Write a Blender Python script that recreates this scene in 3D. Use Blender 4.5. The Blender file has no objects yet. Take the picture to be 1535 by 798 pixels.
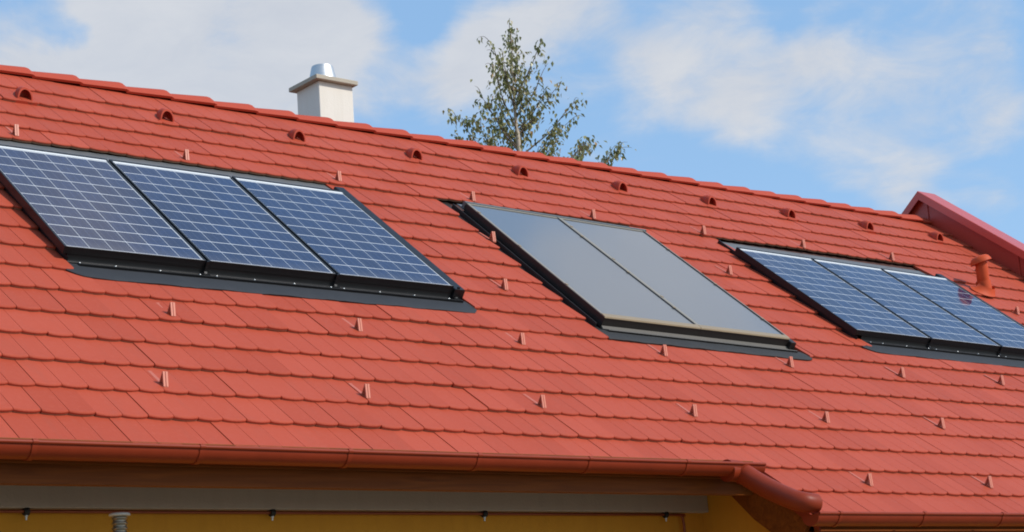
import bpy, bmesh, math, random
from mathutils import Vector, Matrix, Euler
random.seed(7)
D = bpy.data
scene = bpy.context.scene
COL = scene.collection
PI = math.pi
ALPHA = 0.66721            # roof pitch
CA, SA = math.cos(ALPHA), math.sin(ALPHA)
ZO = 4.45                  # height of the roof frame's origin above the ground
RIDGE_Y = 2.95
TN = -0.07                 # top of the tile surface, in the roof frame


def rp(s, t, n):
    return Vector((s, t*CA - n*SA, t*SA + n*CA + ZO))


# ------------------------------------------------------------------ materials
def nmat(name):
    m = D.materials.new(name); m.use_nodes = True
    nt = m.node_tree
    return m, nt, nt.nodes['Principled BSDF']


def N(nt, typ, **kw):
    n = nt.nodes.new(typ)
    for k, v in kw.items():
        if k.startswith('i_'):
            key = k[2:]
            n.inputs[int(key) if key.isdigit() else key.replace('_', ' ')].default_value = v
        else:
            setattr(n, k, v)
    return n


def lk(nt, a, b): nt.links.new(a, b)


def mth(nt, op, a, b=None, clamp=False):
    n = nt.nodes.new('ShaderNodeMath'); n.operation = op; n.use_clamp = clamp
    for i, v in enumerate((a, b)):
        if v is None: continue
        if isinstance(v, (int, float)): n.inputs[i].default_value = v
        else: lk(nt, v, n.inputs[i])
    return n.outputs[0]


def mixc(nt, fac, c1, c2, blend='MIX'):
    n = nt.nodes.new('ShaderNodeMix'); n.data_type = 'RGBA'; n.blend_type = blend
    for sock, v in ((n.inputs[0], fac), (n.inputs[6], c1), (n.inputs[7], c2)):
        if isinstance(v, (int, float)): sock.default_value = v
        elif isinstance(v, tuple): sock.default_value = (*v, 1)
        else: lk(nt, v, sock)
    return n.outputs[2]


def simple(name, col, rough=.5, metal=0, var=.12, scale=9, bump=0, bscale=60, spec=.5, coat=0, stretch=(1, 1, 1)):
    m, nt, p = nmat(name)
    p.inputs['Roughness'].default_value = rough
    p.inputs['Metallic'].default_value = metal
    p.inputs['Specular IOR Level'].default_value = spec
    p.inputs['Coat Weight'].default_value = coat
    tc = N(nt, 'ShaderNodeTexCoord'); mp = N(nt, 'ShaderNodeMapping'); mp.inputs['Scale'].default_value = stretch
    lk(nt, tc.outputs['Object'], mp.inputs[0])
    no = N(nt, 'ShaderNodeTexNoise', i_Scale=scale, i_Detail=6.0, i_Roughness=.65)
    lk(nt, mp.outputs[0], no.inputs['Vector'])
    lo = tuple(c*(1-var) for c in col); hi = tuple(min(1, c*(1+var)) for c in col)
    lk(nt, mixc(nt, no.outputs[0], lo, hi), p.inputs['Base Color'])
    r = mth(nt, 'ADD', mth(nt, 'MULTIPLY', no.outputs[0], .2), rough-.1)
    lk(nt, r, p.inputs['Roughness'])
    if bump:
        n2 = N(nt, 'ShaderNodeTexNoise', i_Scale=bscale, i_Detail=4.0)
        lk(nt, tc.outputs['Object'], n2.inputs['Vector'])
        b = N(nt, 'ShaderNodeBump', i_Strength=bump, i_Distance=.004)
        lk(nt, n2.outputs[0], b.inputs['Height']); lk(nt, b.outputs[0], p.inputs['Normal'])
    return m


def tile_mat():
    m, nt, p = nmat('red_concrete_tile')
    tc = N(nt, 'ShaderNodeTexCoord'); ge = N(nt, 'ShaderNodeNewGeometry')
    big = N(nt, 'ShaderNodeTexNoise', i_Scale=.9, i_Detail=5.0, i_Roughness=.6)
    fine = N(nt, 'ShaderNodeTexNoise', i_Scale=38.0, i_Detail=5.0, i_Roughness=.7)
    for q in (big, fine): lk(nt, tc.outputs['Object'], q.inputs['Vector'])
    base = mixc(nt, ge.outputs['Random Per Island'], TILE_LO, TILE_HI)
    base = mixc(nt, mth(nt, 'MULTIPLY', big.outputs[0], .5), base, TILE_WARM)
    sp = mth(nt, 'MULTIPLY', mth(nt, 'SUBTRACT', fine.outputs[0], .5, True), 1.2)
    base = mixc(nt, sp, base, TILE_PALE)
    mpd = N(nt, 'ShaderNodeMapping'); mpd.inputs['Scale'].default_value = (7, 1.1, 1.1); lk(nt, tc.outputs['Object'], mpd.inputs[0])
    dn = N(nt, 'ShaderNodeTexNoise', i_Scale=1.5, i_Detail=6.0, i_Roughness=.7); lk(nt, mpd.outputs[0], dn.inputs['Vector'])
    base = mixc(nt, mth(nt, 'MULTIPLY', mth(nt, 'SUBTRACT', dn.outputs[0], .52, True), 1.6, True), base, (.33, .075, .045))
    lk(nt, base, p.inputs['Base Color'])
    p.inputs['Roughness'].default_value = .55
    p.inputs['Specular IOR Level'].default_value = .15
    b = N(nt, 'ShaderNodeBump', i_Strength=.25, i_Distance=.002)
    lk(nt, fine.outputs[0], b.inputs['Height']); lk(nt, b.outputs[0], p.inputs['Normal'])
    return m


def pv_mat():
    """Polycrystalline cells, 6 x 10, drawn from the panel's own UV map in metres."""
    m, nt, p = nmat('photovoltaic_cells')
    uv = N(nt, 'ShaderNodeUVMap'); uv.uv_map = 'UVMap'
    sx = N(nt, 'ShaderNodeSeparateXYZ'); lk(nt, uv.outputs[0], sx.inputs[0])
    U, V = sx.outputs[0], sx.outputs[1]
    P = .1585
    cu = mth(nt, 'DIVIDE', mth(nt, 'SUBTRACT', U, .004), P)
    cv = mth(nt, 'DIVIDE', mth(nt, 'SUBTRACT', V, .006), P)
    fu = mth(nt, 'FRACT', cu); fv = mth(nt, 'FRACT', cv)
    def gap(fr, w):
        d = mth(nt, 'ABSOLUTE', mth(nt, 'SUBTRACT', fr, .5))
        return mth(nt, 'GREATER_THAN', d, .5-w/P)
    g = mth(nt, 'MAXIMUM', gap(fu, .0022), gap(fv, .0037))
    out = mth(nt, 'MAXIMUM', mth(nt, 'GREATER_THAN', cu, 6.0), mth(nt, 'GREATER_THAN', cv, 10.0))
    white = mth(nt, 'MAXIMUM', g, out)
    bus = None
    for c in (1/6, .5, 5/6):
        d = mth(nt, 'LESS_THAN', mth(nt, 'ABSOLUTE', mth(nt, 'SUBTRACT', fu, c)), .011)
        bus = d if bus is None else mth(nt, 'MAXIMUM', bus, d)
    cell = N(nt, 'ShaderNodeTexVoronoi', i_Scale=55.0); lk(nt, uv.outputs[0], cell.inputs['Vector'])
    fl = N(nt, 'ShaderNodeCombineXYZ'); lk(nt, mth(nt, 'FLOOR', cu), fl.inputs[0]); lk(nt, mth(nt, 'FLOOR', cv), fl.inputs[1])
    oi = N(nt, 'ShaderNodeObjectInfo')
    lk(nt, mth(nt, 'MULTIPLY', oi.outputs['Random'], 37.0), fl.inputs[2])
    wn = N(nt, 'ShaderNodeTexWhiteNoise'); lk(nt, fl.outputs[0], wn.inputs['Vector'])
    sepc = N(nt, 'ShaderNodeSeparateColor'); lk(nt, cell.outputs['Color'], sepc.inputs[0])
    c1 = mixc(nt, sepc.outputs[0], CELL_A, CELL_B)
    c2 = mixc(nt, mth(nt, 'MULTIPLY', wn.outputs[0], .8), c1, CELL_C)
    c3 = mixc(nt, mth(nt, 'MULTIPLY', bus, .13), c2, (.35, .38, .42))
    c4 = mixc(nt, white, c3, mixc(nt, gap(fv, .0037), (.47, .49, .51), (.66, .67, .68)))
    dn = N(nt, 'ShaderNodeTexNoise', i_Scale=7.0, i_Detail=6.0, i_Roughness=.65); lk(nt, uv.outputs[0], dn.inputs['Vector'])
    edge = mth(nt, 'SUBTRACT', 1.0, mth(nt, 'MULTIPLY', V, 9.0), True)
    dust = mth(nt, 'MULTIPLY', mth(nt, 'ADD', mth(nt, 'MULTIPLY', edge, .22), .07), dn.outputs[0])
    c4 = mixc(nt, dust, c4, (.33, .31, .28))
    lk(nt, c4, p.inputs['Base Color'])
    p.inputs['Roughness'].default_value = .07
    p.inputs['IOR'].default_value = 1.45
    return m


def wood_mat(name, c1, c2):
    m, nt, p = nmat(name)
    tc = N(nt, 'ShaderNodeTexCoord'); mp = N(nt, 'ShaderNodeMapping'); mp.inputs['Scale'].default_value = (.7, 14, 14)
    lk(nt, tc.outputs['Object'], mp.inputs[0])
    no = N(nt, 'ShaderNodeTexNoise', i_Scale=2.0, i_Detail=6.0, i_Distortion=1.2); lk(nt, mp.outputs[0], no.inputs['Vector'])
    vo = N(nt, 'ShaderNodeTexVoronoi', i_Scale=3.2); lk(nt, tc.outputs['Object'], vo.inputs['Vector'])
    knot = mth(nt, 'SUBTRACT', 1.0, mth(nt, 'MULTIPLY', vo.outputs['Distance'], 16.0), True)
    c = mixc(nt, no.outputs[0], c1, c2)
    c = mixc(nt, mth(nt, 'MULTIPLY', knot, .85), c, tuple(v*.2 for v in c1))
    lk(nt, c, p.inputs['Base Color']); p.inputs['Roughness'].default_value = .55; p.inputs['Specular IOR Level'].default_value = .15
    return m


TILE_LO = (.39, .063, .030); TILE_HI = (.465, .082, .042); TILE_WARM = (.42, .060, .026); TILE_PALE = (.50, .12, .075)
CELL_A = (.009, .020, .066); CELL_B = (.015, .032, .100); CELL_C = (.011, .015, .048)
M = {}
M['tile'] = tile_mat()
M['concrete'] = simple('raw_concrete_lip', (.30, .165, .10), .9, var=.45, scale=16)
M['ridge'] = simple('red_ridge_tile', (.45, .062, .028), .75, var=.08, scale=14, bump=.15, spec=.3)
M['guard'] = simple('salmon_lacquered_metal', (.66, .22, .135), .42, var=.08, scale=12, spec=.6)
M['strap'] = simple('tile_red_strap', (.50, .125, .075), .5, var=.1, scale=12)
M['gutter'] = simple('oxide_red_gutter_metal', (.25, .030, .008), .48, var=.22, scale=5, spec=.22)
M['clad'] = simple('red_sheet_cladding', (.40, .040, .020), .36, var=.10, scale=2.5, spec=.5)
M['cap'] = simple('red_sheet_capping', (.54, .068, .042), .3, var=.05, scale=2.5, spec=.6)
M['terracotta'] = simple('terracotta_plastic', (.56, .078, .022), .58, var=.1, scale=12, spec=.2)
M['black'] = simple('black_coated_metal', (.008, .008, .009), .42, var=.25, scale=9, spec=.35)
M['brown'] = simple('dark_brown_metal', (.022, .016, .014), .45, var=.25, scale=6)
M['lead'] = simple('grey_flashing_sheet', (.034, .036, .040), .66, var=.25, scale=5, spec=.25, bump=.3, bscale=14)
M['greymetal'] = simple('mid_grey_metal', (.13, .135, .135), .42, var=.15, scale=5)
M['bronze'] = simple('bronze_anodised_frame', (.29, .255, .20), .45, metal=.15, var=.1, scale=8)
M['gold'] = simple('champagne_trim', (.33, .245, .15), .45, metal=.2, var=.08, scale=6)
M['steel'] = simple('bright_steel', (.62, .62, .61), .5, metal=1, var=.06, scale=4, stretch=(1, 1, 8))
M['screw'] = simple('zinc_screw', (.6, .6, .58), .3, metal=.7, var=.05)
M['pv'] = pv_mat()
M['chimney'] = simple('cream_render', (.80, .75, .68), .9, var=.06, scale=7, bump=.5, bscale=70)
M['chimcap'] = simple('sandy_concrete', (.46, .40, .31), .85, var=.16, scale=12, bump=.4)
M['plaster'] = simple('yellow_plaster', (.62, .27, .025), .9, var=.05, scale=4, bump=.5, bscale=110)
M['band'] = simple('grey_white_plaster_band', (.42, .34, .28), .85, var=.10, scale=5, bump=.3)
M['wood'] = wood_mat('stained_pine', (.07, .014, .002), (.32, .085, .012))
M['copper'] = simple('dull_copper', (.28, .075, .035), .4, metal=.6, var=.2, scale=14)
M['rubber'] = simple('black_rubber', (.012, .012, .013), .6, var=.2)
M['ribbed'] = simple('grey_ribbed_aluminium', (.26, .21, .15), .3, metal=.7, var=.25, scale=20)
M['palecap'] = simple('pale_plastic_cap', (.62, .56, .48), .45, var=.06)
M['bark'] = simple('pale_birch_bark', (.46, .38, .29), .8, var=.35, scale=16, stretch=(1, 1, 4))
M['twig'] = simple('brown_twig', (.11, .075, .05), .8, var=.3, scale=10)
M['under'] = simple('roof_underlay', (.08, .03, .022), .9)
M['ground'] = simple('trodden_grass_and_gravel', (.16, .15, .10), .95, var=.3, scale=1.2)


def streak_mat(name, col, dark, rough=.9):
    m, nt, p = nmat(name)
    tc = N(nt, 'ShaderNodeTexCoord'); mp = N(nt, 'ShaderNodeMapping'); mp.inputs['Scale'].default_value = (9, 9, .8)
    lk(nt, tc.outputs['Object'], mp.inputs[0])
    n1 = N(nt, 'ShaderNodeTexNoise', i_Scale=1.6, i_Detail=7.0, i_Roughness=.65); lk(nt, mp.outputs[0], n1.inputs['Vector'])
    n2 = N(nt, 'ShaderNodeTexNoise', i_Scale=60.0, i_Detail=4.0); lk(nt, tc.outputs['Object'], n2.inputs['Vector'])
    f = mth(nt, 'MULTIPLY', mth(nt, 'SUBTRACT', n1.outputs[0], .45, True), 2.4, True)
    lk(nt, mixc(nt, f, col, dark), p.inputs['Base Color']); p.inputs['Roughness'].default_value = rough
    bp = N(nt, 'ShaderNodeBump', i_Strength=.5, i_Distance=.004); lk(nt, n2.outputs[0], bp.inputs['Height']); lk(nt, bp.outputs[0], p.inputs['Normal'])
    return m


M['chimney'] = streak_mat('cream_render', (.80, .735, .64), (.73, .665, .565))
M['plaster'] = streak_mat('yellow_plaster', (.70, .30, .022), (.63, .26, .019))
M['band'] = streak_mat('grey_white_plaster_band', (.46, .37, .30), (.42, .335, .27))


def collector_mat():
    m, nt, p = nmat('collector_glass')
    tc = N(nt, 'ShaderNodeTexCoord')
    no = N(nt, 'ShaderNodeTexNoise', i_Scale=1.2, i_Detail=3.0); lk(nt, tc.outputs['Object'], no.inputs['Vector'])
    lk(nt, mixc(nt, no.outputs[0], COLL_A, COLL_B), p.inputs['Base Color'])
    p.inputs['Roughness'].default_value = .30
    p.inputs['Coat Weight'].default_value = 1.0; p.inputs['Coat Roughness'].default_value = .06; p.inputs['Coat IOR'].default_value = 1.6
    return m


COLL_A = (.105, .105, .108); COLL_B = (.125, .125, .127)
M['coll'] = collector_mat()


def leaf_mat():
    m, nt, p = nmat('birch_leaves')
    ge = N(nt, 'ShaderNodeNewGeometry')
    cr = N(nt, 'ShaderNodeValToRGB')
    e = cr.color_ramp.elements
    e[0].position = 0; e[0].color = (.17, .185, .065, 1)
    e[1].position = .35; e[1].color = (.25, .25, .095, 1)
    for pos, c in ((.62, (.37, .34, .13, 1)), (.86, (.38, .31, .14, 1)), (.95, (.50, .29, .09, 1))):
        q = e.new(pos); q.color = c
    cr.color_ramp.interpolation = 'CONSTANT'
    lk(nt, ge.outputs['Random Per Island'], cr.inputs[0])
    lk(nt, cr.outputs[0], p.inputs['Base Color']); p.inputs['Roughness'].default_value = .36
    tr = N(nt, 'ShaderNodeBsdfTranslucent'); lk(nt, cr.outputs[0], tr.inputs[0])
    mx = N(nt, 'ShaderNodeMixShader'); mx.inputs[0].default_value = .3
    out = nt.nodes['Material Output']
    lk(nt, p.outputs[0], mx.inputs[1]); lk(nt, tr.outputs[0], mx.inputs[2]); lk(nt, mx.outputs[0], out.inputs[0])
    return m


M['leaf'] = leaf_mat()


# ------------------------------------------------------------------ builders
class MB:
    def __init__(s): s.v = []; s.f = []; s.m = []; s.uv = {}
    def vert(s, p): s.v.append(tuple(p)); return len(s.v)-1
    def face(s, ids, m=0, uv=None):
        if uv: s.uv[len(s.f)] = uv
        s.f.append(tuple(ids)); s.m.append(m)
    def poly(s, pts, m=0, uv=None): s.face([s.vert(p) for p in pts], m, uv)
    def box(s, x0, x1, y0, y1, z0, z1, m=0, tf=None):
        P = [(x, y, z) for z in (z0, z1) for y in (y0, y1) for x in (x0, x1)]
        if tf: P = [tf(p) for p in P]
        b = len(s.v); s.v += [tuple(p) for p in P]
        for q in ((0, 2, 3, 1), (4, 5, 7, 6), (0, 1, 5, 4), (2, 6, 7, 3), (0, 4, 6, 2), (1, 3, 7, 5)):
            s.face([b+i for i in q], m)
    def extr(s, prof, x0, x1, m=0, closed=True, caps=True, tf=None, x0f=None, x1f=None):
        """profile of (y,z) extruded along x"""
        def mk(x, y, z):
            p = (x, y, z); return s.vert(tf(p) if tf else p)
        a = [mk(x0, y, z) for y, z in prof]; b = [mk(x1, y, z) for y, z in prof]
        n = len(prof)
        for i in range(n if closed else n-1):
            j = (i+1) % n
            s.face((a[i], b[i], b[j], a[j]), m)
        if closed and caps:
            s.face(a, m); s.face(b[::-1], m)
    def tube(s, pts, rad, seg=12, m=0, caps=True):
        pts = [Vector(p) for p in pts]
        if not isinstance(rad, (list, tuple)): rad = [rad]*len(pts)
        rings = []; up = None
        for i, p in enumerate(pts):
            d = (pts[min(i+1, len(pts)-1)] - pts[max(i-1, 0)]).normalized()
            if up is None:
                up = Vector((0, 0, 1)) if abs(d.z) < .9 else Vector((1, 0, 0))
            a = (up - d*up.dot(d)).normalized(); b = d.cross(a); up = a
            rings.append([s.vert(p + (a*math.cos(2*PI*k/seg) + b*math.sin(2*PI*k/seg))*rad[i]) for k in range(seg)])
        for r0, r1 in zip(rings, rings[1:]):
            for k in range(seg):
                s.face((r0[k], r0[(k+1) % seg], r1[(k+1) % seg], r1[k]), m)
        if caps:
            s.face(rings[0][::-1], m); s.face(rings[-1], m)
    def lathe(s, prof, c=(0, 0, 0), seg=32, m=0, rot=None):
        rings = []
        for r, z in prof:
            ring = []
            for k in range(seg):
                p = Vector((r*math.cos(2*PI*k/seg), r*math.sin(2*PI*k/seg), z))
                if rot: p = rot @ p
                ring.append(s.vert(p + Vector(c)))
            rings.append(ring)
        for r0, r1 in zip(rings, rings[1:]):
            for k in range(seg):
                s.face((r0[k], r0[(k+1) % seg], r1[(k+1) % seg], r1[k]), m)
    def build(s, name, mats, parent=None, off=(0, 0, 0), smooth=0, bevel=0):
        if not isinstance(mats, (list, tuple)): mats = [mats]
        me = D.meshes.new(name)
        o = Vector(off)
        me.from_pydata([tuple(Vector(v)-o) for v in s.v], [], s.f)
        for mm in mats: me.materials.append(mm)
        me.polygons.foreach_set('material_index', s.m)
        if s.uv:
            lay = me.uv_layers.new(name='UVMap')
            for fi, uvs in s.uv.items():
                for li, q in zip(me.polygons[fi].loop_indices, uvs): lay.data[li].uv = q
        bm = bmesh.new(); bm.from_mesh(me)
        bmesh.ops.remove_doubles(bm, verts=bm.verts, dist=1e-5)
        if not s.uv: bmesh.ops.recalc_face_normals(bm, faces=bm.faces)
        bm.to_mesh(me); bm.free()
        if smooth:
            me.shade_smooth(); me.set_sharp_from_angle(angle=math.radians(smooth))
        ob = D.objects.new(name, me); COL.objects.link(ob)
        if parent: ob.parent = parent
        if bevel:
            b = ob.modifiers.new('edge', 'BEVEL'); b.width = bevel; b.segments = 2; b.limit_method = 'ANGLE'; b.angle_limit = math.radians(40)
        return ob


def tag(o, label=None, cat=None, group=None, kind=None):
    for k, v in (('label', label), ('category', cat), ('group', group), ('kind', kind)):
        if v: o[k] = v
    return o


def empty(name, loc, rotm=None, parent=None):
    e = D.objects.new(name, None); COL.objects.link(e); e.empty_display_size = .2
    e.location = loc
    if rotm is not None: e.rotation_euler = rotm.to_euler()
    if parent: e.parent = parent
    return e


ROOF_ROT = Matrix.Rotation(ALPHA, 3, 'X')


def roof_empty(name, s, t, n, phi=0):
    """Empty lying in the roof plane: local x along the eave, y up the slope, z off the roof"""
    return empty(name, rp(s, t, n), ROOF_ROT @ Matrix.Rotation(phi, 3, 'Z'))


def copy_tree(o, parent=None):
    c = o.copy(); COL.objects.link(c)
    if parent: c.parent = parent
    for ch in list(o.children): copy_tree(ch, c)
    return c

SUN_DIR = (.40, -.72, .67)
SUN_E = 3.3
SKY_STR = .15
SKY_TINT_F = 0.5
SKY_TINT = (2.3, 4.25, 6.9)
CLOUD_LO = (3.5, 3.8, 4.4)
CLOUD_HI = (5.1, 5.15, 5.25)
CM0, CM1, FNA, MNA = .28, 1.6, 1.9, 1.9
EXPO = 0.0
LEAFK = 1.6
PATH = [(3.62, -1.875, ZO-1.555), (3.70, -1.876, ZO-1.557), (3.735, -1.90, ZO-1.572), (3.74, -1.99, ZO-1.632), (3.74, -2.12, ZO-1.705), (3.735, -2.24, ZO-1.762), (3.738, -2.32, ZO-1.797), (3.755, -2.365, ZO-1.812), (3.79, -2.38, ZO-1.820), (3.845, -2.382, ZO-1.824)]


# ================================================================== SETTING
g = MB(); g.poly([(-260, -260, 0), (320, -260, 0), (320, 320, 0), (-260, 320, 0)])
tag(g.build('ground', M['ground']), kind='structure')

# ================================================================== HOUSE
HL = Vector((5.0, 2.95, 0))
house = empty('house', HL)
tag(house, 'yellow plastered house under a pitched red roof of double scalloped tiles', 'house')
HP = dict(parent=house, off=HL)

# ---- roof tiles -------------------------------------------------------------
LIP = {-3: -2.94, -2: -2.65, -1: -2.355, 0: -2.05, 1: -1.755, 2: -1.45, 3: -1.14, 4: -.828, 5: -.517, 6: -.205, 7: .103, 8: .40,
       9: .706, 10: 1.03, 11: 1.352, 12: 1.671, 13: 2.02, 14: 2.28, 15: 2.572, 16: 2.876, 17: 3.186}
T_TOP = 3.63
W = .2972; TH = .024
WING_S = 4.03; S_MIN = -3.4; S_MAX = 12.415
CUTS = [(6, 12, lambda t: .034, lambda t: 3.10),
        (5, 12, lambda t: 4.135+.03*(t+.3), lambda t: 6.30+.04*(t+.3)),
        (6, 12, lambda t: 7.385+.055*(t+.1), lambda t: 10.40+.02*t)]


def tile_off(k, t):
    return (.025 if k % 2 == 0 else .100) + .018*(t+1.4)


roof = MB()
tr = random.Random(3)


def add_tile(a, b, s0, s1, t_lip, t_up, dn, dt, skew):
    """one double-scalloped tile whose nominal span is a..b, cut down to s0..s1"""
    w = b-a; gap = .0018
    us = [gap]
    half = w/2
    for h in (0, 1):
        for q in (.03, .14, .32, .5, .68, .86, .97):
            us.append(h*half + q*half)
        if h == 0: us += [half-.0022, half, half+.0022]
    us.append(w-gap)
    us = sorted(set(round(u, 5) for u in us))
    lo, hi = s0-a, s1-a
    us2 = [u for u in us if lo+.001 < u < hi-.001]
    us2 = [max(lo, gap)] + us2 + [min(hi, w-gap)]
    us = sorted(set(us2))
    if us[-1]-us[0] < .02: return
    L = t_up - t_lip
    cols = []
    for u in us:
        x = (u % half)/half if u < w-1e-6 else 1
        sag = .017*(1-(2*x-1)**2)**.75 if 0 < x < 1 else 0
        t = t_lip + .010 - sag + dt + skew*(u-half)
        n = TN + dn + .0025*math.cos((u/half*2-1)*PI)*0
        gd = -.0035 if abs(u-half) < .0008 else 0
        sl = -TH/.31
        col = [rp(a+u, t_up+.012, n + sl*(L+.012) + gd*.5 + .000),
               rp(a+u, t+.012, n - .0012 + gd),
               rp(a+u, t+.004, n - .0028 + gd),
               rp(a+u, t, n - .008 + gd*.5),
               rp(a+u, t+.001, n - .016),
               rp(a+u, t+.004, n - TH - .004),
               rp(a+u, t_up+.012, n + sl*(L+.012) - .02)]
        cols.append([roof.vert(c) for c in col])
    for c0, c1 in zip(cols, cols[1:]):
        for r in range(6):
            roof.face((c0[r], c0[r+1], c1[r+1], c1[r]), 1 if r == 4 else 0)
    for c in (cols[0], cols[-1]):
        roof.face(c if c is cols[0] else c[::-1], 0)


ks = sorted(LIP)
for k in ks:
    t0 = LIP[k]+.03; t1 = LIP.get(k+1, T_TOP)+.03
    tm = (t0+t1)/2
    spans = [(WING_S if k < -1 else S_MIN, S_MAX)]
    for k0, k1, f0, f1 in CUTS:
        if k0 <= k <= k1:
            lst = []
            for p, q in spans:
                c0, c1 = f0(tm), f1(tm)
                if c0 > p and c1 < q: lst += [(p, c0), (c1, q)]
                else: lst.append((p, q))
            spans = lst
    off = tile_off(k, t0)
    for p, q in spans:
        i = math.floor((p-off)/W)
        while off+i*W < q:
            a = off+i*W; b = a+W
            s0, s1 = max(a, p), min(b, q)
            sh = -.008*(a-2.0)*max(0, min(1, (1.0-t0)/2.0))
            add_tile(a, b, s0, s1, t0+sh, t1+sh, tr.gauss(0, .0016), tr.gauss(0, .0022), tr.gauss(0, .007))
            i += 1
# under-roof sheet so nothing shines through between tiles, and the far slope
for s0, s1, tlo in ((S_MIN, WING_S, -2.36), (WING_S, S_MAX, -2.965)):
    P = [(s0, tlo, -.125), (s1, tlo, -.125), (s1, 3.66, -.125), (s0, 3.66, -.125)]
    roof.poly([rp(*q) for q in P], 2)
A0 = rp(0, 3.66, -.075)
ridge_z = A0.z
yb = 2*RIDGE_Y + 1.85
for dz, mi in ((0, 0), (-.05, 2)):
    roof.poly([(S_MIN, RIDGE_Y, ridge_z+dz), (S_MAX, RIDGE_Y, ridge_z+dz), (S_MAX, yb, ridge_z+dz-(yb-RIDGE_Y)*SA/CA), (S_MIN, yb, ridge_z+dz-(yb-RIDGE_Y)*SA/CA)], mi)
roof_o = roof.build('roof', [M['tile'], M['concrete'], M['under']], **HP)

# ---- ridge tiles ------------------------------------------------------------
RZ = 2.254+ZO


def ridge_mb():
    r = MB(); Lr = .445
    st = [(0, .81), (.05, .82), (.36, .985), (.392, 1.0), (.408, .985), (.428, .88), (.434, .70)]
    rings = []
    for x, k in st:
        top = []; 
        for i in range(13):
            th = PI*i/12
            y = -.112*(.5+.5*k)*math.cos(th)
            z = -.088 + .088*k*(1-abs(math.cos(th))**1.35) + (k-1)*.045
            z = z - (.004 if i in (0, 12) else 0)
            top.append((y, z))
        inn = [(y*.86, z-.014) for y, z in top][::-1]
        rings.append([r.vert((x, y, z)) for y, z in top+inn])
    n = len(rings[0])
    for a, b in zip(rings, rings[1:]):
        for i in range(n): r.face((a[i], a[(i+1) % n], b[(i+1) % n], b[i]))
    r.face(rings[0]); r.face(rings[-1][::-1])
    return r


first = None
x = 1.634 - 12*.4105 - .437 - .015
j = 0
while x + .437 < 12.75:
    if first is None:
        first = ridge_mb().build('ridge_tile', M['ridge'], parent=roof_o, smooth=50); o = first
    else:
        o = first.copy(); COL.objects.link(o); o.parent = roof_o
    o.location = Vector((x, RIDGE_Y, RZ + random.gauss(0, .002))) - HL
    o.rotation_euler = (0, random.gauss(0, .004), random.gauss(0, .005))
    x += .4105; j += 1

# ---- ventilation tiles: small half-cone hoods -------------------------------------


def vent_mb():
    r = MB(); st = [(0, 1.0), (.05, .90), (.11, .62), (.16, .33), (.20, .06)]
    rings = []
    for y, k in st:
        rings.append([r.vert((-.062*k*math.cos(PI*i/12)*(1.0), y + .055*k*math.sin(PI*i/12), -.012 + .088*k*math.sin(PI*i/12)**.75)) for i in range(13)])
    for a, b in zip(rings, rings[1:]):
        for i in range(12): r.face((a[i], a[i+1], b[i+1], b[i]))
    front = rings[0]
    inner = [r.vert((-.050*math.cos(PI*i/12), .046*math.sin(PI*i/12), -.008 + .072*math.sin(PI*i/12)**.75)) for i in range(13)]
    back = [r.vert((-.048*math.cos(PI*i/12), .095+.02*math.sin(PI*i/12), -.008 + .072*math.sin(PI*i/12)**.75)) for i in range(13)]
    for i in range(12):
        r.face((front[i+1], front[i], inner[i], inner[i+1]))
        r.face((inner[i+1], inner[i], back[i], back[i+1]), 1)
    r.face(back, 1)
    r.box(-.085, .085, -.03, .0, -.03, -.004)
    return r


first = None
for s, t in ((.88, 2.93), (2.09, 2.95), (3.34, 2.965), (4.56, 2.96), (5.77, 2.95), (7.02, 2.955), (8.23, 2.945), (9.40, 2.94), (10.65, 2.935), (11.86, 2.935), (-.38, 2.94), (-1.6, 2.94)):
    if first is None:
        first = vent_mb().build('vent_hood', [M['ridge'], M['clad']], parent=roof_o, smooth=40); o = first
    else:
        o = first.copy(); COL.objects.link(o); o.parent = roof_o
    o.location = rp(s, t, TN+.002) - HL; o.rotation_euler = (ALPHA, 0, 0)

# ---- walls ------------------------------------------------------------------------
WY = -1.06; WX = 4.20; FY = -1.95
w = MB()
w.box(-3.2, WX, WY, WY+.3, 0, ZO-1.42)
w.extr([(FY, 0), (FY, ZO-1.90), (WY+.3, ZO-1.90+(WY+.3-FY)*SA/CA), (WY+.3, 0)], WX, WX+.3)
w.box(WX+.3, 12.42, FY, FY+.3, 0, ZO-1.95)
w.box(-3.2, 12.42, 6.66, 6.96, 0, ZO-1.40)
# gable wall on the left
gz = lambda y: ZO + (y if y < RIDGE_Y else 2*RIDGE_Y-y)*SA/CA - .22
w.extr([(WY+.3, 0), (WY+.3, gz(WY+.3)), (RIDGE_Y, gz(RIDGE_Y)), (6.66, gz(6.66)), (6.66, 0)], -3.2, -2.9)
w.build('wall', M['plaster'], **HP)
b = MB(); b.box(-3.2, WX-.002, WY-.06, WY-.002, ZO-1.728, ZO-1.43)
b.build('wall_band', M['band'], bevel=.006, **HP)
s_ = MB()
s_.box(-3.3, 4.0, -1.68, WY-.003, ZO-1.49, ZO-1.465)
s_.box(4.045, 12.41, -2.17, FY-.003, ZO-2.02, ZO-1.995)
s_.extr([(-1.3, ZO-1.52), (-1.3, ZO-1.49), (-2.17, ZO-2.06+.07), (-2.17, ZO-2.09+.07)], 4.046, 4.196)
s_.build('soffit', M['wood'], **HP)
f_ = MB(); f_.box(-3.3, 4.001, -1.725, -1.685, ZO-1.690, ZO-1.475)
f_.box(-3.3, 4.001, -1.760, -1.727, ZO-1.590, ZO-1.47)
f_.build('fascia_board', M['wood'], bevel=.004, **HP)
f2 = MB(); f2.box(4.045, 12.40, -2.215, -2.175, ZO-2.095, ZO-1.90)
f2.build('fascia_board', M['wood'], bevel=.004, **HP)
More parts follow.
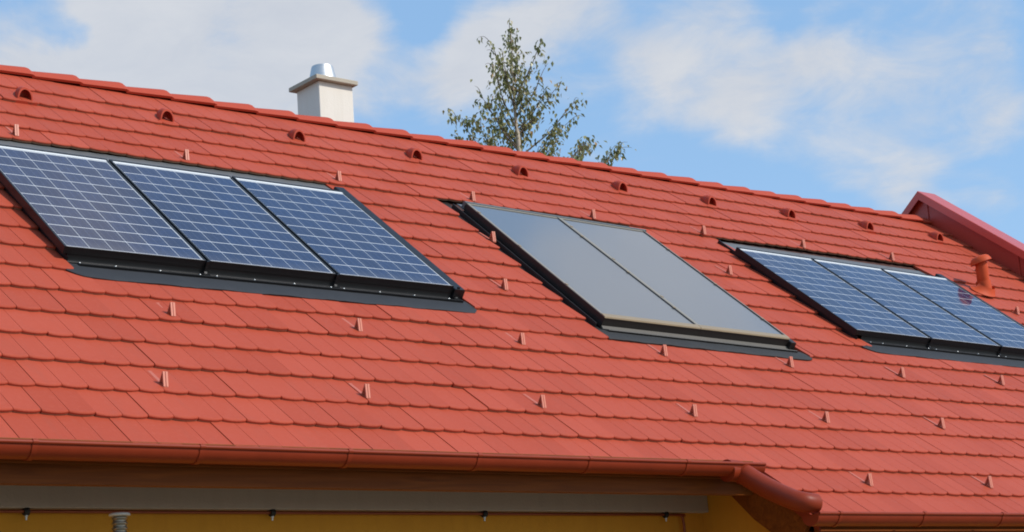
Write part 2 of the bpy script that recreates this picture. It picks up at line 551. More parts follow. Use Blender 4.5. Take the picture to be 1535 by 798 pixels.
bb = MB(); bb.extr([(-1.40, ZO-1.545), (-1.71, ZO-1.845), (-2.05, ZO-2.09), (-2.20, ZO-1.875), (-1.85, ZO-1.60), (-1.70, ZO-1.50), (-1.40, ZO-1.27)], 4.002, 4.044)
bb.build('barge_board', M['wood'], bevel=.004, **HP)
vt = MB()
vt.extr([(-1.74, ZO-1.50), (-2.27, ZO-1.915), (-2.27, ZO-1.985), (-1.74, ZO-1.57)], 3.985, 4.001)
vt.box(3.86, 3.998, -1.800, -1.796, ZO-1.615, ZO-1.485)  # closing plate behind the elbow, added to keep sun off the fascia
vt.build('verge_flashing', M['gutter'], **HP)

# ---- gutters ------------------------------------------------------------------------
def gutter(x0, x1, cy, cz, r, capped, bracket_x, nm='gutter'):
    G = MB(); seg = 16
    out = [(cy - r*math.cos(PI*i/seg), cz - r*math.sin(PI*i/seg)) for i in range(seg+1)]
    inn = [(cy - (r-.004)*math.cos(PI*i/seg), cz - (r-.004)*math.sin(PI*i/seg)) for i in range(seg+1)][::-1]
    G.extr(out+inn, x0, x1)
    G.tube([(x0, cy-r, cz+.002), (x1, cy-r, cz+.002)], .0105, 10)
    if capped:
        G.extr(out, x0-.004, x0)
    else: G.extr(out, x1, x1+.004)
    go = G.build(nm, M['gutter'], smooth=40, **HP)
    fb = None
    for bx in bracket_x:
        if fb is None:
            Bk = MB(); R = r+.0045
            o1 = [(-R*math.cos(PI*i/seg), -R*math.sin(PI*i/seg)) for i in range(seg+1)]
            o2 = [(-(R-.0035)*math.cos(PI*i/seg), -(R-.0035)*math.sin(PI*i/seg)) for i in range(seg+1)][::-1]
            Bk.extr(o1+o2, -.014, .014)
            Bk.tube([(-.014, -r, .003), (.014, -r, .003)], .0145, 10)
            fb = Bk.build('gutter_bracket', M['gutter'], parent=go, smooth=40); q = fb
        else:
            q = fb.copy(); COL.objects.link(q); q.parent = go
        q.location = Vector((bx, cy, cz)) - HL
    return go


gutter(-3.4, 3.905, -1.875, ZO-1.520, .072, False, (-2.08, -1.12, -.22, .68, 1.56, 2.40, 3.21))
gutter(3.80, 12.40, -2.375, ZO-1.893, .071, True, (4.0, 4.83, 5.67, 6.5, 7.3))
e_ = MB()
path = PATH
def smooth_path(pts, n=4):
    pts = [Vector(p) for p in pts]; out = []
    for i in range(len(pts)-1):
        p0, p1, p2, p3 = pts[max(i-1, 0)], pts[i], pts[i+1], pts[min(i+2, len(pts)-1)]
        for q in range(n):
            t = q/n
            out.append(.5*((2*p1)+(p2-p0)*t+(2*p0-5*p1+4*p2-p3)*t*t+(3*p1-p0-3*p2+p3)*t**3))
    return out+[pts[-1]]
sp = smooth_path(path)
ns = len(sp)
e_.tube(sp, [.071 - .009*min(1, i/(ns*.75)) for i in range(ns)], 24)
e_.tube([sp[8], sp[9]], .0725, 24)
e_.build('drain_elbow', M['gutter'], smooth=50, **HP)

# ---- chimney ------------------------------------------------------------------------
c = MB(); c.box(4.37, 4.752, 3.55, 3.925, ZO+.9, ZO+2.835)
ch = c.build('chimney', M['chimney'], bevel=.008, **HP)
c = MB(); c.box(4.310, 4.780, 3.495, 3.970, ZO+2.835, ZO+2.878)
c.build('chimney_cap', M['chimcap'], parent=ch, off=HL, bevel=.006)
c = MB(); c.lathe([(.142, 0), (.138, .01), (.104, .165), (.100, .175), (.086, .178), (.082, .130), (.082, .02)], (4.545, 3.735, ZO+2.878), 40)
c.build('flue_pipe', M['steel'], parent=ch, off=HL, smooth=40)

# ---- vent pipe in the roof -------------------------------------------------------------
PB = rp(10.94, 1.44, TN)
p = MB()
p.tube(smooth_path([PB+Vector((0, .03, -.05)), PB+Vector((-.005, .02, .10)), PB+Vector((-.022, .01, .18)), PB+Vector((-.030, .0, .26)), PB+Vector((-.036, 0, .36))]), .064, 24)
vp = p.build('vent_pipe', M['terracotta'], smooth=50, **HP)
p = MB()
p.tube([PB+Vector((.008, .025, -.05)), PB+Vector((-.012, .02, .13)), PB+Vector((-.015, .018, .137))], [.079, .076, .064], 24)
p.build('pipe_sleeve', M['terracotta'], parent=vp, off=HL, smooth=50)
p = MB()
ring = []
for rr, hh in ((.125, .006), (.118, .012), (.095, .03), (.076, .075)):
    ring.append([p.vert(rp(10.94-.02+rr*1.25*math.cos(2*PI*k/28)-.03*(rr > .1), 1.44+rr*math.sin(2*PI*k/28)+.02, TN+hh)) for k in range(28)])
for a, b2 in zip(ring, ring[1:]):
    for k in range(28): p.face((a[k], a[(k+1) % 28], b2[(k+1) % 28], b2[k]))
p.build('pipe_flashing', M['terracotta'], parent=vp, off=HL, smooth=60)
p = MB(); rt = Matrix.Rotation(math.radians(-14), 3, 'Y') @ Matrix.Rotation(math.radians(-8), 3, 'X')
p.lathe([(.0, .050), (.04, .048), (.075, .040), (.095, .024), (.110, -.006), (.113, -.026), (.107, -.027), (.103, -.008), (.088, .018), (.065, .032), (0, .040)], PB+Vector((-.042, 0, .345)), 36, rot=rt)
p.build('vent_cowl', M['terracotta'], parent=vp, off=HL, smooth=60)

# ---- gable parapet with its sheet metal cap ----------------------------------------------
KS = .772
PZ = ZO+2.555
def pl(y): return PZ - KS*abs(y-RIDGE_Y)
pw = MB()
pw.extr([(-2.2, 0), (-2.2, pl(-2.2)-.06), (RIDGE_Y, PZ-.06), (8.1, pl(8.1)-.06), (8.1, 0)], 12.42, 12.64)
par = pw.build('gable_parapet', M['clad'], **HP)
pc = MB()
def capband(y0, y1, up=0):
    prof = [(12.350, -.105), (12.350, -.006), (12.356, 0), (12.674, .0), (12.68, -.006), (12.68, -.105), (12.668, -.105), (12.668, -.02), (12.362, -.02), (12.362, -.105)]
    a = [pc.vert((x, y0, pl(y0)+dz)) for x, dz in prof]; b = [pc.vert((x, y1, pl(y1)+dz)) for x, dz in prof]
    n = len(prof)
    for i in range(n): pc.face((a[i], a[(i+1) % n], b[(i+1) % n], b[i]))
    pc.face(a); pc.face(b[::-1])
capband(-2.3, RIDGE_Y); capband(RIDGE_Y, 8.2)
cap_o = pc.build('parapet_cap', M['cap'], parent=par, off=HL)
# standing seams between the cladding sheets
sm = MB()
for y in (RIDGE_Y-.06, 1.75, .55, -.65):
    sm = MB(); sm.box(12.408, 12.421, y-.012, y+.012, 1.5, pl(y)-.07)
    sm.build('cladding_seam', M['clad'], parent=par, off=HL)

# ================================================================== SNOW GUARDS
def guard_mb():
    q = MB(); w2 = .0145
    # frame: y up the slope, z off the roof.  true vertical in that frame is (sin a, cos a)
    top = (.002+.100*SA, .100*CA)
    # strap
    q.box(-w2*.8, w2*.8, -.012, .215, 0, .0035, 1)
    # upright front plate, vertical, with two pressed ribs
    def vpl(x0, x1, d0, d1, h0, h1):
        # slab along the vertical direction; d = offset towards the eave
        P = []
        for h in (h0, h1):
            for d in (d0, d1):
                for xx in (x0, x1):
                    P.append((xx, h*SA - d*CA, h*CA + d*SA))
        bb = len(q.v); q.v += P
        for f in ((0, 2, 3, 1), (4, 5, 7, 6), (0, 1, 5, 4), (2, 6, 7, 3), (0, 4, 6, 2), (1, 3, 7, 5)): q.face([bb+i for i in f])
    vpl(-w2, w2, 0, .0035, .0, .088)
    vpl(-w2, -w2+.012, .0035, .0085, .002, .087)
    vpl(w2-.012, w2, .0035, .0085, .002, .087)
    # back leg folded down to the strap
    t0 = Vector((0, .087*SA, .087*CA)); b0 = Vector((0, .055, .004))
    d = (b0-t0).normalized(); nn = Vector((0, d.z, -d.y))
    P = []
    for pp in (t0, b0):
        for k in (0, .0035):
            for xx in (-w2, w2): P.append(tuple(pp + nn*k + Vector((xx, 0, 0))))
    bb = len(q.v); q.v += P
    for f in ((0, 2, 3, 1), (4, 5, 7, 6), (0, 1, 5, 4), (2, 6, 7, 3), (0, 4, 6, 2), (1, 3, 7, 5)): q.face([bb+i for i in f])
    # gusset web in the middle of the fold
    q.poly([(w2*.6, .006, .004), (w2*.6, .053, .004), (w2*.6, .085*SA, .085*CA)])
    return q


GUARDS = [
 (.50, 2.09, 'salmon red snow guard above the left panel of the left solar array'),
 (1.86, 2.08, 'salmon red snow guard standing above the middle panel of the left solar array'),
 (3.25, 2.095, 'salmon red snow guard standing at the top right corner of the left solar array'),
 (4.59, 2.06, 'salmon red snow guard at the top left corner of the grey thermal collectors'),
 (5.94, 2.04, 'salmon red snow guard rising behind the top edge of the right thermal collector'),
 (7.32, 2.03, 'salmon red snow guard upslope of the gap between the collectors and right solar array'),
 (8.72, 2.045, 'small salmon red snow guard above the left panel of the right solar array'),
 (10.08, 2.045, 'small salmon red snow guard above the right panel of the right solar array'),
 (11.52, 2.045, 'snow guard half hidden behind the terracotta vent pipe, only its strap showing'),
 (4.21, 1.18, 'salmon red snow guard close against the upper left side of the thermal collectors'),
 (3.65, .20, 'snow guard close right of the black channel of the left solar array'),
 (6.81, 1.07, 'salmon red snow guard between the thermal collectors and the right solar array'),
 (10.93, .98, 'small snow guard below the vent pipe beside the right edge of the right solar array'),
 (.44, -.74, 'salmon red snow guard below the left panel of the left array, under the apron'),
 (1.79, -.74, 'salmon red snow guard below the right panel of the left solar array'),
 (3.14, -.75, 'salmon red snow guard on open tiles down right of the left array apron'),
 (4.50, -.745, 'salmon red snow guard just under the left end of the collector apron'),
 (5.84, -.77, 'salmon red snow guard just under the right end of the collector apron'),
 (7.16, -.80, 'salmon red snow guard just under the left end of the right array apron'),
 (8.52, -.79, 'salmon red snow guard under the right end of the right array apron'),
 (-.03, -1.66, 'salmon red snow guard leftmost in the row nearest the long upper gutter'),
 (1.30, -1.67, 'salmon red snow guard second from the left in the row nearest the long gutter'),
 (2.65, -1.68, 'salmon red snow guard third from the left in the row nearest the long gutter'),
 (3.99, -1.69, 'salmon red snow guard straight upslope of the red gutter elbow'),
 (5.35, -1.68, 'snow guard right of the elbow, higher guard row, left of two'),
 (6.70, -1.67, 'snow guard in the higher row above the lower gutter, nearest the right edge'),
 (4.90, -2.57, 'snow guard on the last tiles above the lower gutter, beside the red elbow'),
 (6.24, -2.56, 'snow guard on the last tiles above the lower gutter, nearer the right edge'),
]
first = None
for s, t, lab in GUARDS:
    if first is None:
        first = guard_mb().build('snow_guard', [M['guard'], M['strap']]); o = first
    else:
        o = first.copy(); COL.objects.link(o)
    k = max([kk for kk in LIP if LIP[kk] < t+.02])
    fr = (t-LIP[k])/.31
    o.location = rp(s, t, TN - TH*fr + .001)
    o.rotation_euler = (ROOF_ROT @ Matrix.Rotation(-.075, 3, 'X') @ Matrix.Rotation(random.gauss(0, .02), 3, 'Z')).to_euler()
    tag(o, lab, 'snow guard', 'snow guards on the roof tiles')

# ================================================================== SOLAR PANELS
PT = 1.655


def panel(name='photovoltaic_module'):
    root = roof_empty(name, 0, 0, 0)
    f = MB()
    f.box(.010, .026, -.014, PT, -.050, .004)
    f.box(.976, .990, -.014, PT, -.045, .004)
    f.box(.026, .976, -.014, -.002, -.045, .003)
    f.box(.026, .976, 1.628, PT, -.045, .004)
    f.box(.026, .976, -.002, 1.628, -.044, -.036)
    f.build('frame', M['black'], root, bevel=.0015)
    gl = MB()
    gl.poly([(.026, -.002, 0), (.976, -.002, 0), (.976, 1.628, 0), (.026, 1.628, 0)], 0, [(0, 0), (.965, 0), (.965, 1.625), (0, 1.625)])
    gl.build('cell_sheet', M['pv'], root)
    tp = MB(); tp.box(.026, .976, 1.606, 1.628, .0005, .0025)
    tp.build('white_edge_strip', M['whitestrip'], root)
    bt = MB(); bt.box(.024, .978, -.013, -.009, .003, .0048)
    bt.build('bottom_edge', M['edgegrey'], root)
    return root


M['edgegrey'] = simple('light_grey_edge', (.34, .34, .34), .4, var=.1)
M['whitestrip'] = simple('white_edge_strip', (.82, .82, .80), .35, var=.03)
p0 = panel()
arr = [('L', 0, (0, 0, 0), 0), ('R', 7.277, (7.277, -.05, 0), -.022)]
PLAB = {('L', 0): 'blue polycrystalline solar panel, left one of the large left array, cut by the frame edge',
        ('L', 1): 'blue polycrystalline solar panel, middle one of the large left array',
        ('L', 2): 'blue polycrystalline solar panel, right one of the large left array beside the black side channel',
        ('R', 0): 'blue solar panel at the left of the far right array, next to the open tiles',
        ('R', 1): 'blue solar panel in the middle of the far right array',
        ('R', 2): 'blue solar panel at the far right mirroring the terracotta vent pipe'}
for nm, _, (s, t, n), phi in arr:
    for i in range(3):
        o = p0 if (nm == 'L' and i == 0) else copy_tree(p0)
        o.location = rp(s + i*math.cos(phi), t + i*math.sin(phi), n)
        o.rotation_euler = (ROOF_ROT @ Matrix.Rotation(phi, 3, 'Z')).to_euler()
        tag(o, PLAB[(nm, i)], 'solar panel', 'photovoltaic panels set into the roof')


def pv_flashing(s, t, n, phi, label, x0=.10):
    root = roof_empty('flashing_frame', s, t, n, phi)
    tag(root, label, 'roof flashing', 'metal flashings round the panel arrays')
    a = MB(); E = 3.0
    # front skirt under the panels
    prof = [(-.012, -.046), (-.014, -.074), (-.022, -.087), (-.036, -.091), (-.036, -.095), (-.020, -.092), (-.004, -.080), (-.004, -.046)]
    a.extr(prof, x0-.055, E+.02)
    a.build('front_skirt', M['black'], root, smooth=40)
    fl = MB(); fl.extr([(-.034, -.094), (-.034, -.090), (-.090, -.0665), (-.093, -.0665), (-.095, -.082), (-.092, -.082)], x0, 1.04)
    fl.extr([(-.034, -.093), (-.034, -.089), (-.093, -.0655), (-.096, -.0655), (-.098, -.081), (-.095, -.081)], 1.041, 2.05)
    fl.extr([(-.034, -.094), (-.034, -.090), (-.090, -.0665), (-.093, -.0665), (-.095, -.082), (-.092, -.082)], 2.051, E+.05)
    fl.box(x0, E+.05, -.1000, -.0980, -.084, -.0685, 1)  # black edge strip: shadow line under the flange, put into the colour
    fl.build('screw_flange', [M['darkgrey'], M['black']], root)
    ap = MB()
    rnd = random.Random(5)
    rows = []
    nS = 70
    for i in range(nS+1):
        ss = -.02 + (E+.115)*i/nS
        xl = (ss+.02)/.16; xr = (E+.095-ss)/.07
        low = -.268
        if xl < 1: low = -.175 - .093*(1-(1-max(0, xl))**2.2)
        if xr < 1: low = min(-.12, -.268 + .05*(1-max(0, xr))**2)
        low += rnd.gauss(0, .0015)
        wv = .0022*math.sin(ss*14)+rnd.gauss(0, .0006)
        rows.append([(ss, -.060, -.0865), (ss, -.125, -.080+wv*.4), (ss, (low-.125)/2-.02, -.0765+wv), (ss, low+.01, -.076+wv), (ss, low, -.079+wv), (ss, low+.002, -.088)])
    idx = [[ap.vert(q) for q in r] for r in rows]
    for r0, r1 in zip(idx, idx[1:]):
        for k in range(5): ap.face((r0[k], r0[k+1], r1[k+1], r1[k]))
    ap.build('apron', M['lead'], root, smooth=50)
    # side channels
    ch_ = MB(); ch_.box(.038, .046, -.03, 1.62, -.125, -.055)
    ch_.box(x0-.105, x0-.095, 1.62, 1.95, -.125, -.056)
    ch_.build('side_channel', M['black'], root)
    ch2 = MB(); ch2.extr([(2.994, -.125), (2.994, -.016), (3.0, -.010), (3.078, -.010), (3.086, -.016), (3.088, -.125)], 0, 1, tf=lambda p: (p[1], -.035 + p[0]*1.815, p[2]))
    ch2.build('side_channel', M['black'], root, bevel=.003)
    tp = MB(); tp.extr([(1.655, -.030), (1.662, -.030), (1.668, -.075), (1.70, -.094), (1.90, -.094), (2.06, -.108), (2.06, -.112), (1.90, -.10), (1.655, -.10)], x0-.10, 3.088)
    tp.build('top_strip', M['greymetal'], root)
    fs = None
    for i in range(3):
        for q in (.055, .35, .66, .95):
            if i == 0 and q < .1: q = x0+.015
            if fs is None:
                m_ = MB(); m_.lathe([(.0, .007), (.004, .0062), (.007, .002), (.0075, -.004)], seg=12)
                fs = m_.build('screw', M['screw'], root, smooth=60); o = fs
            else:
                o = fs.copy(); COL.objects.link(o); o.parent = root
            o.location = (i+q+random.gauss(0, .006), -.062, -.0785)
    fj = None
    for i in (1, 2, 3):
        if fj is None:
            m_ = MB(); m_.extr([(-.016, .003), (-.020, -.02), (-.022, -.075), (-.04, -.092), (-.065, -.082), (-.065, -.074), (-.045, -.080), (-.030, -.066), (-.026, .003)], -.010, .010)
            m_.box(-.026, .026, -.060, -.030, -.092, -.076)
            fj = m_.build('joint_cover', M['black'], root); o = fj
        else:
            o = fj.copy(); COL.objects.link(o); o.parent = root
        o.location = (i if i < 3 else 3.03, 0, 0)
    return root


M['darkgrey'] = simple('dark_grey_metal', (.040, .040, .040), .42, var=.25, scale=6)
pv_flashing(0, 0, 0, 0, 'black and grey metal flashing around the left solar array, with its wide apron below')
pv_flashing(7.277, -.05, 0, -.022, 'black and grey metal flashing around the far right solar array', .165)

# ================================================================== THERMAL COLLECTORS
CN = -.012; CPHI = -.042
C_S, C_T = 4.246, -.262
CH = 2.09; CW = .972


def collector():
    root = roof_empty('solar_collector', 0, 0, 0)
    f = MB()
    f.box(.0, .022, .03, CH, -.09, .0)
    f.box(CW-.022, CW-.013, .03, CH, -.09, -.001, 1)
    f.box(CW-.013, CW-.001, .03, CH, -.09, .002)
    f.box(.022, CW-.022, CH-.022, CH, -.09, .0)
    f.box(.022, CW-.022, .05, CH-.022, -.09, -.03)
    f.box(-.002, .0, .0, CH, -.09, -.006, 1)
    f.build('frame', [M['bronze'], M['brown']], root, bevel=.002)
    gl = MB()
    gl.box(.022, CW-.022, .05, CH-.022, -.012, -.006)
    gl.build('glass_cover', M['coll'], root)
    tr_ = MB(); tr_.extr([(-.004, -.012), (.004, .001), (.050, .003), (.050, -.012)], .0, CW)
    tr_.build('bottom_trim', M['gold'], root, bevel=.002)
    fr = MB(); fr.box(0, CW, .0, .03, -.095, -.0125)
    fr.build('front_panel', M['brown'], root)
    fc = None
    for (x, y) in ((.010, .55), (.010, 1.25), (.010, 1.9), (CW-.012, .35), (CW-.012, 1.0), (CW-.012, 1.7)):
        if fc is None:
            m_ = MB(); m_.box(-.011, .011, -.012, .012, 0, .004)
            fc = m_.build('clip', M['gold'], root); o = fc
        else:
            o = fc.copy(); COL.objects.link(o); o.parent = root
        o.location = (x, y, .0)
    return root


c0 = collector()
for i, lab in ((0, 'flat grey glazed thermal collector, left one of the pair in the middle of the roof'),
               (1, 'flat grey glazed thermal collector, right one of the pair in the middle of the roof')):
    o = c0 if i == 0 else copy_tree(c0)
    o.location = rp(C_S + i*.974*math.cos(CPHI), C_T + i*.974*math.sin(CPHI), CN)
    o.rotation_euler = (ROOF_ROT @ Matrix.Rotation(CPHI, 3, 'Z')).to_euler()
    tag(o, lab, 'solar collector', 'thermal collectors in the middle of the roof')

root = roof_empty('flashing_frame', C_S, C_T, CN, CPHI)
tag(root, 'dark brown and grey metal flashing around the thermal collectors', 'roof flashing', 'metal flashings round the panel arrays')
E = 1.948
a = MB(); a.extr([(-.002, -.074), (-.030, -.086), (-.096, -.060), (-.100, -.062), (-.100, -.080), (-.04, -.10), (-.002, -.10)], .0, E+.03)
a.box(.0, E+.03, -.1045, -.1005, -.085, -.064, 1)  # black lip strip paints the shade between flange and apron
M['greymetal2'] = simple('warm_grey_metal', (.085, .075, .062), .5, var=.15, scale=6)
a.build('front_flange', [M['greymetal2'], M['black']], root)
ap = MB(); idx = []
rnd = random.Random(9)
for i in range(61):
    ss = -.10 + (E+.20)*i/60
    low = -.245 + rnd.gauss(0, .0015)
    xr = (E+.10-ss)/.10
    if xr < 1: low = -.245 + .03*(1-max(0, xr))**2
    wv = .002*math.sin(ss*17)+rnd.gauss(0, .0006)
    idx.append([ap.vert(q) for q in ((ss, -.06, -.083), (ss, -.12, -.072+wv*.4), (ss, -.19, -.066+wv), (ss, low+.01, -.0645+wv), (ss, low, -.068+wv), (ss, low+.002, -.085))])
for r0, r1 in zip(idx, idx[1:]):
    for k in range(5): ap.face((r0[k], r0[k+1], r1[k+1], r1[k]))
ap.build('apron', M['lead2'] if 'lead2' in M else M.setdefault('lead2', simple('warm_grey_flashing_sheet', (.036, .035, .034), .66, var=.25, scale=5, spec=.25, bump=.3, bscale=14)), root, smooth=50)
sc = MB(); sc.box(-.105, -.004, -.03, 2.16, -.125, -.098)
sc.box(-.26, -.003, 1.80, 2.40, -.112, -.104)
sc.box(-.058, -.050, .0, 2.19, -.10, -.058)
sc.build('side_channel', M['brown'], root, bevel=.002)
sc = MB(); sc.extr([(E+.002, -.12), (E+.002, -.028), (E+.008, -.022), (E+.055, -.022), (E+.060, -.028), (E+.062, -.12)], 0, 1, tf=lambda p: (p[1], -.03 + p[0]*2.14, p[2]))
sc.build('side_channel', M['brown'], root, bevel=.002)
tp = MB(); tp.extr([(2.093, .004), (2.113, .006), (2.125, .001), (2.130, -.05), (2.20, -.058), (2.20, -.064), (2.093, -.064)], -.01, E+.03)
tp.build('top_strip', M['greymetal'], root)

# ================================================================== COPPER PIPE AND RIBBED PIPE
cp = empty('copper_pipe', (0, -1.15, ZO-1.76))
tag(cp, 'thin copper pipe run along the top of the yellow wall in black clamps', 'pipe')
OFF = Vector((0, -1.15, ZO-1.76))
zc = ZO-1.7435
m_ = MB(); m_.tube(smooth_path([(-3.1, -1.105, zc), (-1, -1.105, zc), (1, -1.105, zc), (3, -1.105, zc), (3.90, -1.105, zc), (3.945, -1.105, zc-.012), (3.962, -1.105, zc-.05), (3.964, -1.105, zc-.25), (3.964, -1.105, 1.0)]), .0095, 12)
m_.build('pipe_run', M['copper'], cp, off=OFF, smooth=60)
fc = None
for x in (-2.26, -.774, .71, 2.244, 3.80):
    if fc is None:
        m_ = MB(); m_.lathe([(.010, -.014), (.021, -.014), (.023, -.009), (.023, .009), (.021, .014), (.010, .014)], seg=20, rot=Matrix.Rotation(PI/2, 3, 'Y'))
        m_.box(-.009, .009, -.012, .042, -.006, .030)
        fc = m_.build('pipe_clamp', M['rubber'], cp, smooth=40); o = fc
        m_ = MB(); m_.lathe([(0, -.045), (.006, -.045), (.0065, -.028), (.010, -.027), (.010, -.02)], seg=10)
        m_.build('clamp_screw', M['screw'], fc, smooth=40)
    else: o = copy_tree(fc, cp)
    o.location = Vector((x, -1.105, zc)) - OFF

rb = empty('ribbed_pipe', (-.452, -1.5, 0))
tag(rb, 'grey ribbed metal pipe with a pale round cap before the yellow wall', 'pipe')
m_ = MB(); prof = []
zt = ZO-1.812
z = .0
prof = [(.036, 0.0)]
nr = int(zt/.026)
for i in range(nr):
    zz = zt-.026*(nr-i)
    for q, rr in ((0, .034), (.006, .0355), (.011, .0405), (.015, .0405), (.020, .0355)):
        prof.append((rr, zz+q))
prof.append((.034, zt))
m_.lathe(prof, seg=28)
m_.build('ribbed_tube', M['ribbed'], rb, smooth=30)
m_ = MB(); m_.lathe([(.0, .014), (.046, .014), (.053, .010), (.055, .005), (.053, .0), (.034, -.004), (0, -.004)], (0, 0, zt), 32)
m_.build('end_cap', M['palecap'], rb, smooth=40)

# ================================================================== BIRCH
TX, TY = 11.47, 9.0
birch = empty('birch_tree', (TX, TY, 0))
tag(birch, 'slender birch tree with sparse yellowing leaves rising behind the ridge', 'tree')
BO = Vector((TX, TY, 0))
tk = MB()
trunk_pts = [(TX-.10, TY+.03, 0), (TX-.05, TY, 2), (TX-.02, TY, 4.4), (TX, TY, 7.0), (TX-.01, TY, 9.08), (TX-.02, TY+.01, 9.40), (TX-.03, TY, 9.9), (TX-.02, TY, 10.3), (TX-.0, TY, 10.5), (TX, TY, 10.78)]
tk.tube(smooth_path(trunk_pts, 3), [.13-.095*min(1, i/12.)-(.035-.004)*min(1, max(0, (i-12)/9.))*.93 for i in range(28)], 12)
tk.build('trunk', M['bark'], birch, off=BO, smooth=60)
br = MB(); lf = MB()
rl = random.Random(21)


def leaf(p, size):
    """one small drooping leaf: a folded diamond of four triangles"""
    az = rl.uniform(0, 2*PI); dr = rl.uniform(.5, 1.45)
    d = Vector((math.cos(az)*math.cos(dr), math.sin(az)*math.cos(dr), -math.sin(dr)))
    sd = d.cross(Vector((rl.uniform(-.4, .4), rl.uniform(-.4, .4), 1))).normalized()
    up = sd.cross(d).normalized()
    st = p + d*.02
    w_ = size*rl.uniform(.22, .33); bend = rl.uniform(-.15, .25)*size
    a = lf.vert(st); t = lf.vert(st + d*size - up*bend)
    m1 = lf.vert(st + d*size*.38 - up*bend*.2)
    l1 = lf.vert(st + d*size*.36 + sd*w_ + up*size*.12); r1 = lf.vert(st + d*size*.36 - sd*w_ + up*size*.12)
    lf.face((a, m1, l1)); lf.face((a, r1, m1)); lf.face((m1, t, l1)); lf.face((m1, r1, t))


def trunk_at(z):
    for p, q in zip(trunk_pts, trunk_pts[1:]):
        if p[2] <= z <= q[2]:
            k = (z-p[2])/(q[2]-p[2]); return Vector(p).lerp(Vector(q), k)
    return Vector(trunk_pts[-1])


def branch(tip, rise, nl, leaf0=.3, spread=.10, dens=1.0, r0=.013, dy=None, subs=3):
    tip = Vector((tip[0], TY + (rl.uniform(-.3, .3) if dy is None else dy), tip[1]+ZO))
    base = trunk_at(tip.z - rise)
    mid = base.lerp(tip, .5) + Vector(((tip.x-base.x)*.06, 0, -.02*rise))
    droop = tip - Vector((0, 0, .0))
    pts = smooth_path([base, base.lerp(mid, .55)+Vector((0, 0, -.01)), mid, mid.lerp(tip, .6)+Vector((0, 0, .03)), droop], 4)
    n = len(pts)
    br.tube(pts, [r0*(1-.85*i/(n-1)) for i in range(n)], 6)
    tw = [(pts[int((leaf0+(1-leaf0)*(i+.5)/subs)*(n-1))], i) for i in range(subs)]
    lines = [pts[int(leaf0*(n-1)):]]
    for q, i in tw:
        ln = rl.uniform(.16, .34)*(.6+.4*rise)
        dd = ((tip-base).normalized() + Vector((rl.uniform(-.7, .7), rl.uniform(-.7, .7), rl.uniform(-.1, .6)))).normalized()
        e = q + dd*ln; sg = smooth_path([q, q.lerp(e, .5)+Vector((0, 0, .03)), e - Vector((0, 0, .05))], 3)
        br.tube(sg, [.0055*(1-.7*k/(len(sg)-1)) for k in range(len(sg))], 5)
        lines.append(sg)
    for i in range(nl):
        L = lines[0] if rl.random() < .45 else rl.choice(lines)
        q = rl.choice(L) if rl.random() < .9 else L[-1]
        p = q + Vector((rl.gauss(0, spread*.5), rl.gauss(0, spread*.5), rl.gauss(0, spread*.45)))
        leaf(p, rl.uniform(.055, .098))


#        tip x, tip z   rise  leaves
for tip, rise, nl, kw in [
    ((11.45, 6.44), .35, 22, dict(spread=.06, dy=0)),
    ((11.12, 6.20), .75, 22, dict(spread=.07)),
    ((10.90, 5.70), .80, 30, dict(spread=.10)),
    ((11.15, 5.90), .70, 38, dict(spread=.12)),
    ((11.90, 6.24), .85, 26, dict(spread=.08)),
    ((12.16, 6.02), .95, 28, dict(spread=.09)),
    ((11.76, 5.88), .70, 42, dict(spread=.12)),
    ((11.60, 6.10), .50, 40, dict(spread=.11)),
    ((11.40, 5.90), .45, 50, dict(spread=.12)),
    ((12.14, 5.62), .80, 42, dict(spread=.12)),
    ((12.40, 5.40), .90, 44, dict(spread=.12)),
    ((12.42, 5.16), .80, 34, dict(spread=.11)),
    ((11.95, 5.48), .60, 56, dict(spread=.13)),
    ((11.20, 5.36), .60, 58, dict(spread=.13)),
    ((10.92, 5.36), .75, 34, dict(spread=.13)),
    ((10.95, 5.12), .55, 52, dict(spread=.14)),
    ((10.40, 5.00), .95, 40, dict(spread=.11, leaf0=.55)),
    ((10.62, 4.92), .80, 56, dict(spread=.13, leaf0=.55)),
    ((10.54, 4.70), .65, 54, dict(spread=.14, leaf0=.6)),
    ((10.80, 4.62), .45, 34, dict(spread=.13, leaf0=.6)),
    ((11.55, 5.45), .40, 70, dict(spread=.14)),
    ((11.75, 5.15), .45, 70, dict(spread=.15)),
    ((11.35, 5.05), .35, 50, dict(spread=.14)),
    ((11.60, 4.85), .25, 54, dict(spread=.14)),
    ((11.10, 4.72), .30, 34, dict(spread=.12)),
    ((12.05, 4.95), .60, 50, dict(spread=.13)),
    ((12.28, 4.86), .62, 50, dict(spread=.12)),
    ((12.50, 4.70), .70, 44, dict(spread=.13)),
    ((12.82, 4.92), 1.1, 46, dict(spread=.10, leaf0=.72)),
    ((12.70, 4.72), .95, 40, dict(spread=.11, leaf0=.75)),
    ((13.45, 4.90), 1.5, 44, dict(spread=.09, leaf0=.84)),
    ((13.30, 4.76), 1.4, 36, dict(spread=.10, leaf0=.84)),
    ((12.0, 4.55), .5, 60, dict(spread=.16)),
    ((11.2, 4.3), .5, 60, dict(spread=.18)),
    ((12.3, 4.2), .6, 60, dict(spread=.2)),
    ((10.6, 4.1), .7, 60, dict(spread=.2)),
    ((11.9, 3.7), .5, 70, dict(spread=.25)),
    ((10.9, 3.5), .5, 70, dict(spread=.25)),
]:
    branch(tip, rise, int(nl*LEAFK), **kw)
for i in range(int(150*LEAFK)):
    z = rl.uniform(9.7, 10.86); q = trunk_at(min(z, 10.7)) + Vector((0, 0, z-min(z, 10.7)))
    leaf(q + Vector((rl.gauss(0, .07), rl.gauss(0, .07), rl.gauss(0, .05))), rl.uniform(.045, .08))
br.build('branches', M['twig'], birch, off=BO, smooth=60)
lf.build('crown', M['leaf'], birch, off=BO)

